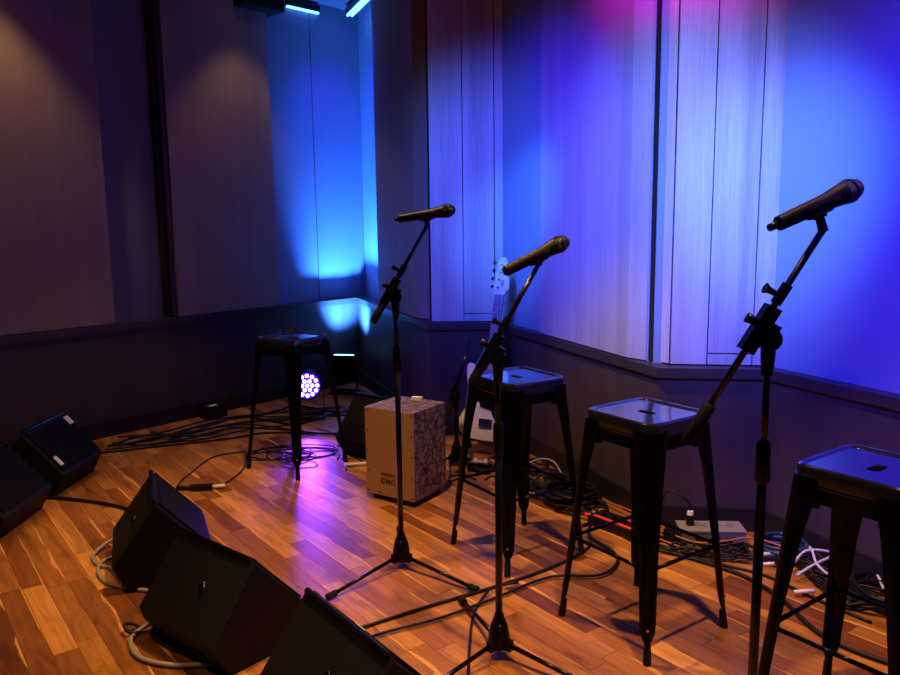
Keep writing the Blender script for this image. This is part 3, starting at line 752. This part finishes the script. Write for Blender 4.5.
# ------------------------------------------------------------ cables and small gear on the floor
def cable(name, pts, r, m, label, cat='cable', group=None, z=None, hump=0, wig=0):
    z = r + .0005 if z is None else z
    n = len(pts)
    P = [(p[0] + random.uniform(-wig, wig), p[1] + random.uniform(-wig, wig), (p[2] if len(p) > 2 else z) + (hump * math.sin(PI * i / (n - 1)))) for i, p in enumerate(pts)]
    return tag(B().tube(spline(P, 7), r, 8).done(name, m, None, True), label, cat, group)
WC = {
 'wall1': [(-2.19,4.86),(-1.97,4.99),(-1.79,5.25),(-1.59,5.51),(-1.20,5.73),(-0.84,5.83)],
 'wall2': [(-2.16,4.75),(-1.89,4.87),(-1.58,4.99),(-1.37,5.20),(-1.05,5.32)],
 'wall3': [(-2.19,5.02),(-1.95,5.11),(-1.74,5.41),(-1.39,5.59),(-0.89,5.65)],
 'wall4': [(-2.15,4.79),(-2.05,5.01),(-1.86,5.05),(-1.69,5.14),(-1.35,5.39),(-0.74,5.51)],
 'wall5': [(-2.19,4.93),(-1.93,4.87),(-1.80,5.05),(-1.66,5.38),(-1.50,5.56),(-1.02,5.54)],
 'wall6': [(-2.03,5.16),(-1.80,5.07),(-1.56,5.29),(-1.33,5.30),(-0.85,5.06),(-0.62,5.09)],
 'wall7': [(-2.1,4.82),(-1.9,5.02),(-1.6,5.05),(-1.45,5.35),(-1.1,5.42),(-0.8,5.62),(-.6,5.9)],
 'wall8': [(-1.95,4.80),(-1.7,4.95),(-1.5,5.18),(-1.2,5.15),(-0.75,5.02),(-.60,5.2)],
 'wall9': [(-2.2,4.70),(-2.0,4.78),(-1.75,4.88),(-1.45,5.0),(-1.25,5.12),(-.9,5.1)],
}
for i, (k, v) in enumerate(WC.items()):
    cable('floor_cable', v, .0065 if i % 3 else .008, M_CBLK, 'black cable lying among others along the foot of the left wall', group='cables along the left wall', z=.008 + .006 * (i % 4))
cable('floor_cable', [(-2.23,3.94),(-2.02,3.90),(-1.80,3.83),(-1.62,3.74),(-1.42,3.60)], .009, M_CBLK, 'thick black cable running between the stickered speaker and the next one')
cable('floor_cable', [(-1.40,3.72),(-1.48,4.08),(-1.48,4.30),(-1.44,4.60),(-1.28,4.71)], .0045, M_CBLK, 'thin black cable curving from the foreground speaker towards the far stool')
cable('floor_cable', [(-1.25,4.05),(-1.21,4.21),(-1.20,4.37),(-1.23,4.59),(-1.19,4.77)], .0045, M_CBLK, 'black cable with a white plug running under the left leg of the far stool')
B_ = thing('cable_plug', 'black cable joint with a white sleeve lying behind the foreground speaker', 'plug', (-1.33, 4.02, .016), math.radians(10))
B().box((0, 0, 0), (.11, .035, .030)).bevel(.01, 2).done('housing', M_CBLK, B_, 'auto'); B().tube([(.05, 0, 0), (.12, 0, .002)], .009, 10).done('white_sleeve', M_LABEL, B_, True)
B().tube([(-.05, .01, 0), (-.13, .03, -.004)], .012, 10).done('socket', M_CBLK, B_, True)
# loops under the far stool
for k, (cx, cy, rx, ry, ph) in enumerate([(-1.05, 4.66, .20, .13, 0), (-.98, 4.60, .14, .10, 1), (-1.12, 4.55, .11, .08, 2), (-.85, 4.66, .13, .09, 3), (-.92, 4.72, .22, .09, 4), (-.90, 4.52, .10, .07, 1.5)]):
    pts = [(cx + rx * math.cos(ph + t * 2 * PI / 10) * (1 + .08 * math.sin(3 * t)), cy + ry * math.sin(ph + t * 2 * PI / 10), .006 + .008 * (k % 3) + .003 * math.sin(t)) for t in range(12)]
    cable('floor_cable', pts, .0045, M_CBLK, 'loop of thin black cable on the floor under the farthest stool', group='cable loops under the farthest stool')
cable('floor_cable', [(-1.19,4.77),(-1.0,4.79),(-.78,4.76),(-.70,4.68),(-.68,4.52)], .0045, M_CBLK, 'black cable crossing behind the legs of the farthest stool')
cable('floor_cable', [(-0.75,4.72),(-0.70,4.85),(-0.74,5.0),(-0.84,5.16),(-.92,5.22)], .0045, M_CBLK, 'black power lead running up to the violet LED can light')
cable('floor_cable', [(-0.60,4.32),(-0.65,4.50),(-0.64,4.62),(-0.58,4.55),(-0.49,4.42)], .0045, M_CBLK, 'black cable by the right leg of the farthest stool')
tag(B().tube([(-.62, 4.385, .012), (-.46, 4.425, .012)], .010, 10).done('cable_plug', M_LABEL, None, True), 'white plug stick on the floor between the farthest stool and the box drum', 'plug')
# coil on the far stool's seat
pts = []
for t in range(26): pts.append((-.915 + .055 * math.cos(t * .8) * (1 + .1 * math.sin(t)), 4.455 + .045 * math.sin(t * .8), SH + .004 + .0012 * t))
pts += [(-.86, 4.47, SH + .02), (-.80, 4.45, SH + .006), (-.76, 4.43, SH + .004)]
cable('coiled_cable', pts, .003, M_CBLK, 'thin black cable coiled on the seat of the farthest stool')
# foreground speaker cables
cable('speaker_cable', [(-1.30,3.26,.10),(-1.50,3.30,.03),(-1.54,3.20,.008),(-1.48,3.10,.008),(-1.38,3.06,.008),(-1.30,3.05,.02)], .008, M_CGRY, 'grey cable in a small upper loop at the left end of the speaker')
cable('speaker_cable', [(-1.34,3.20,.02),(-1.46,3.16,.008),(-1.46,3.06,.008),(-1.38,2.94,.008),(-1.26,2.88,.008),(-1.10,2.84,.008)], .008, M_CGRY, 'grey cable bending below the upper loop towards the speaker with the oval handle')
cable('speaker_cable', [(-0.99,2.60,.05),(-1.05,2.58,.03),(-1.10,2.54,.009),(-1.09,2.47,.009),(-1.02,2.38,.009),(-0.89,2.335,.009),(-0.73,2.35,.009),(-0.63,2.39,.009),(-0.53,2.50,.009)], .0085, M_CGRY, 'grey cable curving in front of the speaker with the oval handle')
cable('speaker_cable', [(-1.02,2.66),(-1.05,2.55),(-0.97,2.46),(-0.85,2.40),(-0.69,2.38),(-0.54,2.44)], .007, M_CBLK, 'black cable beside the grey one in front of the speaker with the oval handle')
tag(B().tube([(-1.03, 2.60, .035), (-.98, 2.625, .06)], .013, 12).done('speaker_plug', mat('blue_plug', (.03, .06, .16), .4), None, True), 'blue and black plug at the lower left of the speaker with the oval handle', 'plug')
cable('cable_tie', [(-1.13,2.535,.02),(-1.145,2.56,.03),(-1.12,2.58,.02),(-1.095,2.56,.012),(-1.10,2.53,.012),(-1.13,2.535,.02)], .006, M_CBLK, 'black cable tie knotted round the grey cable', 'cable tie')
cable('floor_cable', [(-0.42,2.50),(-0.29,2.58),(-0.12,2.69),(0.12,2.83),(0.35,2.98),(0.51,3.12),(0.60,3.24),(0.62,3.41),(0.68,3.53)], .0065, M_CBLK, 'upper of two thick black cables crossing the floor behind the middle stand')
cable('floor_cable', [(-0.40,2.40),(-0.25,2.51),(-0.05,2.61),(0.15,2.75),(0.38,2.92),(0.57,2.93),(0.66,3.02),(0.68,3.14),(0.60,3.32)], .0055, M_CBLK, 'lower of two black cables crossing the floor behind the middle stand', z=.012)
cable('floor_cable', [(0.25,2.86,.02),(0.15,2.82,.02),(0.09,2.71,.006),(0.06,2.55,.006),(0.04,2.20,.006),(0.03,1.9,.006)], .005, M_CBLK, 'thin black cable running down beside the middle stand')
cable('floor_cable', [(0.60,3.45),(0.68,3.47),(0.81,3.24),(1.02,3.05),(1.15,2.90),(1.21,2.72),(1.23,2.50),(1.29,2.38),(1.41,2.26),(1.6,2.1)], .0085, M_CBLK, 'thick black cable passing under the nearest stool')
cable('floor_cable', [(0.80,3.30),(0.94,3.16),(1.10,3.02),(1.23,2.92),(1.34,2.72),(1.45,2.55)], .006, M_CBLK, 'thick black cable behind the nearest stand and stool')
# coil piles
def coil(cx, cy, R_, n, r, m, label, z0=.008, seed=0, cat='cable', group=None, sq=1.0):
    rnd = random.Random(seed); pts = []
    for t in range(n * 10):
        a = t * 2 * PI / 10; k = 1 + rnd.uniform(-.10, .10)
        pts.append((cx + R_ * k * math.cos(a), cy + R_ * k * sq * math.sin(a), z0 + r * 1.5 * (t / 10) + rnd.uniform(-.003, .003) + .004))
    return cable('coiled_cable', pts, r, m, label, cat, group)
coil(.60, 3.78, .13, 4, .010, M_CBLK, 'thick coil of black cable on the floor behind the second nearest stool', seed=1)
coil(.50, 4.05, .14, 3, .006, M_CBLK, 'coil of thin black cable against the wall behind the middle stool', seed=2)
coil(.64, 3.97, .10, 3, .006, M_CBLK, 'small black cable coil beside the wall between two stools', seed=3)
coil(1.375, 3.12, .10, 4, .009, M_CBLU, 'coil of blue cable on the floor at the right end of the power strip', seed=4)
coil(1.60, 2.72, .12, 4, .008, M_CBLK, 'coil of black cable behind the nearest stool', seed=5, sq=1.2)
coil(1.52, 2.90, .10, 3, .006, M_CBLK, 'thin black cable coil close to the wall behind the nearest stool', seed=6)
rnd = random.Random(11)
def tangle(n, cx, cy, sx, sy, label, group, r=(.004, .007), m=None, slope=0):
    for k in range(n):
        pts = []; x, y = cx + rnd.uniform(-sx, sx), cy + rnd.uniform(-sy, sy); a = rnd.uniform(0, 6.28)
        for t in range(8):
            X = min(max(x, cx - sx), cx + sx); Y = min(max(y, cy - sy), cy + sy) + slope * (X - cx)
            pts.append((X, Y, .007 + rnd.random() * .04)); a += rnd.uniform(-.3, 1.2); x += .075 * math.cos(a); y += .075 * math.sin(a)
        cable('tangled_cable', pts, rnd.uniform(*r), m or M_CBLK, label, group=group)
tangle(22, .44, 4.10, .10, .30, 'black cable in the tangle between the guitar and the wall', 'tangled cables by the guitar', slope=-.5)
tangle(20, .62, 3.80, .12, .26, 'black cable in the tangle behind the second nearest stool', 'tangled cables behind the second nearest stool', slope=-.8)
tangle(20, 1.10, 3.14, .26, .07, 'black cable in the tangle in front of the power strip', 'tangled cables in front of the power strip', slope=-.35)
tangle(26, 1.50, 2.84, .11, .24, 'black cable in the tangle behind the nearest stool', 'tangled cables behind the nearest stool', slope=-.6)
tangle(14, .15, 4.22, .16, .17, 'black cable in the tangle at the foot of the guitar', 'tangled cables at the foot of the guitar')
cable('floor_cable', [(0.40,4.22,.05),(0.50,4.30,.06),(0.57,4.25,.06),(0.60,4.08,.03)], .004, M_CWHT, 'pale cable arching over the black tangle behind the middle stool')
cable('floor_cable', [(0.42,4.14,.04),(0.41,3.93,.02),(0.44,3.82,.01),(0.53,3.70,.01)], .004, M_CWHT, 'pale cable hanging down to the floorboards behind the middle stool')
cable('floor_cable', [(1.33,2.87,.03),(1.42,2.92,.05),(1.54,3.00,.06),(1.58,3.08,.10)], .0055, M_CWHT, 'white cable rising to the right behind the nearest stool')
cable('floor_cable', [(1.34,2.93,.05),(1.42,3.00,.07),(1.50,3.00,.07),(1.56,2.98,.05)], .0055, M_CWHT, 'white cable lying level across the tangle behind the nearest stool')
cable('floor_cable', [(1.46,3.08,.06),(1.45,3.01,.07),(1.43,2.91,.05),(1.46,2.80,.03)], .0055, M_CWHT, 'white cable dropping forward across the tangle behind the nearest stool')
cable('floor_cable', [(1.61,2.88,.05),(1.62,2.84,.05),(1.60,2.75,.03)], .0055, M_CWHT, 'short white cable end seen between the legs of the nearest stool')
cable('floor_cable', [(0.74,3.72,.03),(0.83,3.56,.04),(0.90,3.46,.03),(0.96,3.37,.02)], .004, M_CORG, 'orange cable along the wall left of the power strip')
cable('floor_cable', [(0.91,3.29,.05),(1.02,3.15,.05),(1.13,3.13,.06),(1.27,3.16,.06),(1.40,3.05,.05)], .004, M_CORG, 'orange cable in front of the power strip')
cable('floor_cable', [(0.82,3.38,.02),(0.91,3.21,.03),(1.02,3.08,.03)], .004, M_CORG, 'orange cable end left of the nearest stand')
tag(B().tube([(1.27, 2.755, .02), (1.345, 2.755, .022)], [.007, .009], 10).done('cable_plug', M_LABEL, None, True), 'white plug lying on the floor behind the nearest stool', 'plug')
for (x, y, lb) in ((1.24, 3.02, 'small pale plug upper of two beside the nearest stand'), (1.22, 2.93, 'small pale plug lower of two beside the nearest stand')):
    tag(B().tube([(x, y, .05), (x + .045, y, .05)], [.006, .009], 8).done('cable_plug', M_LABEL, None, True), lb, 'plug')
# grey power strip
ps = thing('power_strip', 'grey power strip with plugs on the floor against the wall', 'power strip', (1.125, 3.275, 0), math.radians(-4))
B().box((0, -.01, .034), (.27, .115, .064)).bevel(.006, 2).done('housing', M_STRIPG, ps, 'auto')
B().box((0, -.01, .069), (.276, .12, .008)).bevel(.002, 1).done('cover', mat('strip_cover', (.22, .21, .21), .5, var=.15), ps)
for k in range(4): B().tube([(-.085 + .057 * k, 0, .0728), (-.085 + .057 * k, 0, .0745)], .019, 14).done('socket', M_STRIPG, ps, 'auto')
pl = thing('power_plug', 'black plug with a white top standing in the power strip', 'plug', (1.125 - .085, 3.282, .0745), math.radians(-4))
B().tube([(0, 0, 0), (0, 0, .045)], [.018, .016], 12).done('housing', M_CBLK, pl, 'auto'); B().tube([(0, 0, .045), (0, 0, .062)], [.015, .012], 12).done('white_top', M_LABEL, pl, 'auto')
cable('floor_cable', [(1.04, 3.284, .137), (1.035, 3.29, .17), (1.0, 3.30, .20), (.95, 3.33, .21), (.93, 3.34, .12), (.95, 3.30, .02)], .004, M_CBLK, 'black cord arching up from the plug in the power strip')
pq = thing('power_adapter', 'black power adapter at the left end of the power strip', 'plug', (.955, 3.25, 0), math.radians(20))
B().box((0, 0, .03), (.05, .06, .06)).bevel(.006, 2).done('housing', M_CBLK, pq, 'auto'); B().box((0, 0, .0605), (.03, .03, .002)).done('cap', M_STAND, pq)
# red and black box
rb = thing('stage_box', 'flat black stage box with red straps behind the second nearest stool', 'box', (.765, 3.40, 0), math.radians(-52))
B().box((0, 0, .022), (.30, .11, .044)).bevel(.005, 2).done('housing', M_CBLK, rb, 'auto')
B().box((-.02, -.035, .0455), (.22, .018, .004)).done('red_strap', M_RED, rb); B().box((.05, .035, .0455), (.12, .014, .004)).done('red_strap', M_RED, rb)
for k in range(4): B().tube([(-.10 + .06 * k, .0, .044), (-.10 + .06 * k, .0, .056)], .012, 10).done('socket', M_STAND, rb, 'auto')
B().tube([(-.155, -.02, .03), (-.19, -.03, .03)], .012, 10).done('red_plug', M_RED, rb, True)
# small gear
ad = thing('power_adapter', 'black adapter box with a pale top at the foot of the left wall', 'adapter', (-1.735, 5.60, 0), math.radians(49))
B().box((0, 0, .045), (.17, .10, .09)).bevel(.012, 2).done('housing', M_CBLK, ad, 'auto'); B().box((-.01, -.01, .091), (.06, .04, .003)).done('pale_label', M_LABEL, ad)
B().tube([(-.085, -.02, .05), (-.10, -.02, .05)], .012, 8).done('plug', M_STAND, ad)
fx = thing('effects_pedal', 'small silver and black effects pedal at the foot of the guitar', 'pedal', (.16, 4.28, 0), math.radians(-20))
B().box((0, 0, .03), (.12, .08, .05)).bevel(.006, 2).done('housing', M_STAND, fx, 'auto'); B().box((0, 0, .056), (.09, .05, .003)).done('faceplate', M_CHROME, fx)
for k in (-1, 1): B().tube([(k * .03, .01, .057), (k * .03, .01, .068)], .008, 10).done('knob', M_LABEL, fx, True)
cdw = thing('card', 'small white folded card standing behind the box drum', 'card', (-.20, 4.55, 0), math.radians(-20))
cdw.location = (-.235, 4.45, 0)
cdw.location = (-.175, 3.985, .481)
B().box((0, 0, .011), (.055, .03, .018)).bevel(.003, 1).done('sheet', M_LABEL, cdw); B().box((0, 0, .001), (.06, .034, .002)).done('base', M_STAND, cdw)
cdw['label'] = 'small white box on the back edge of the box drum'
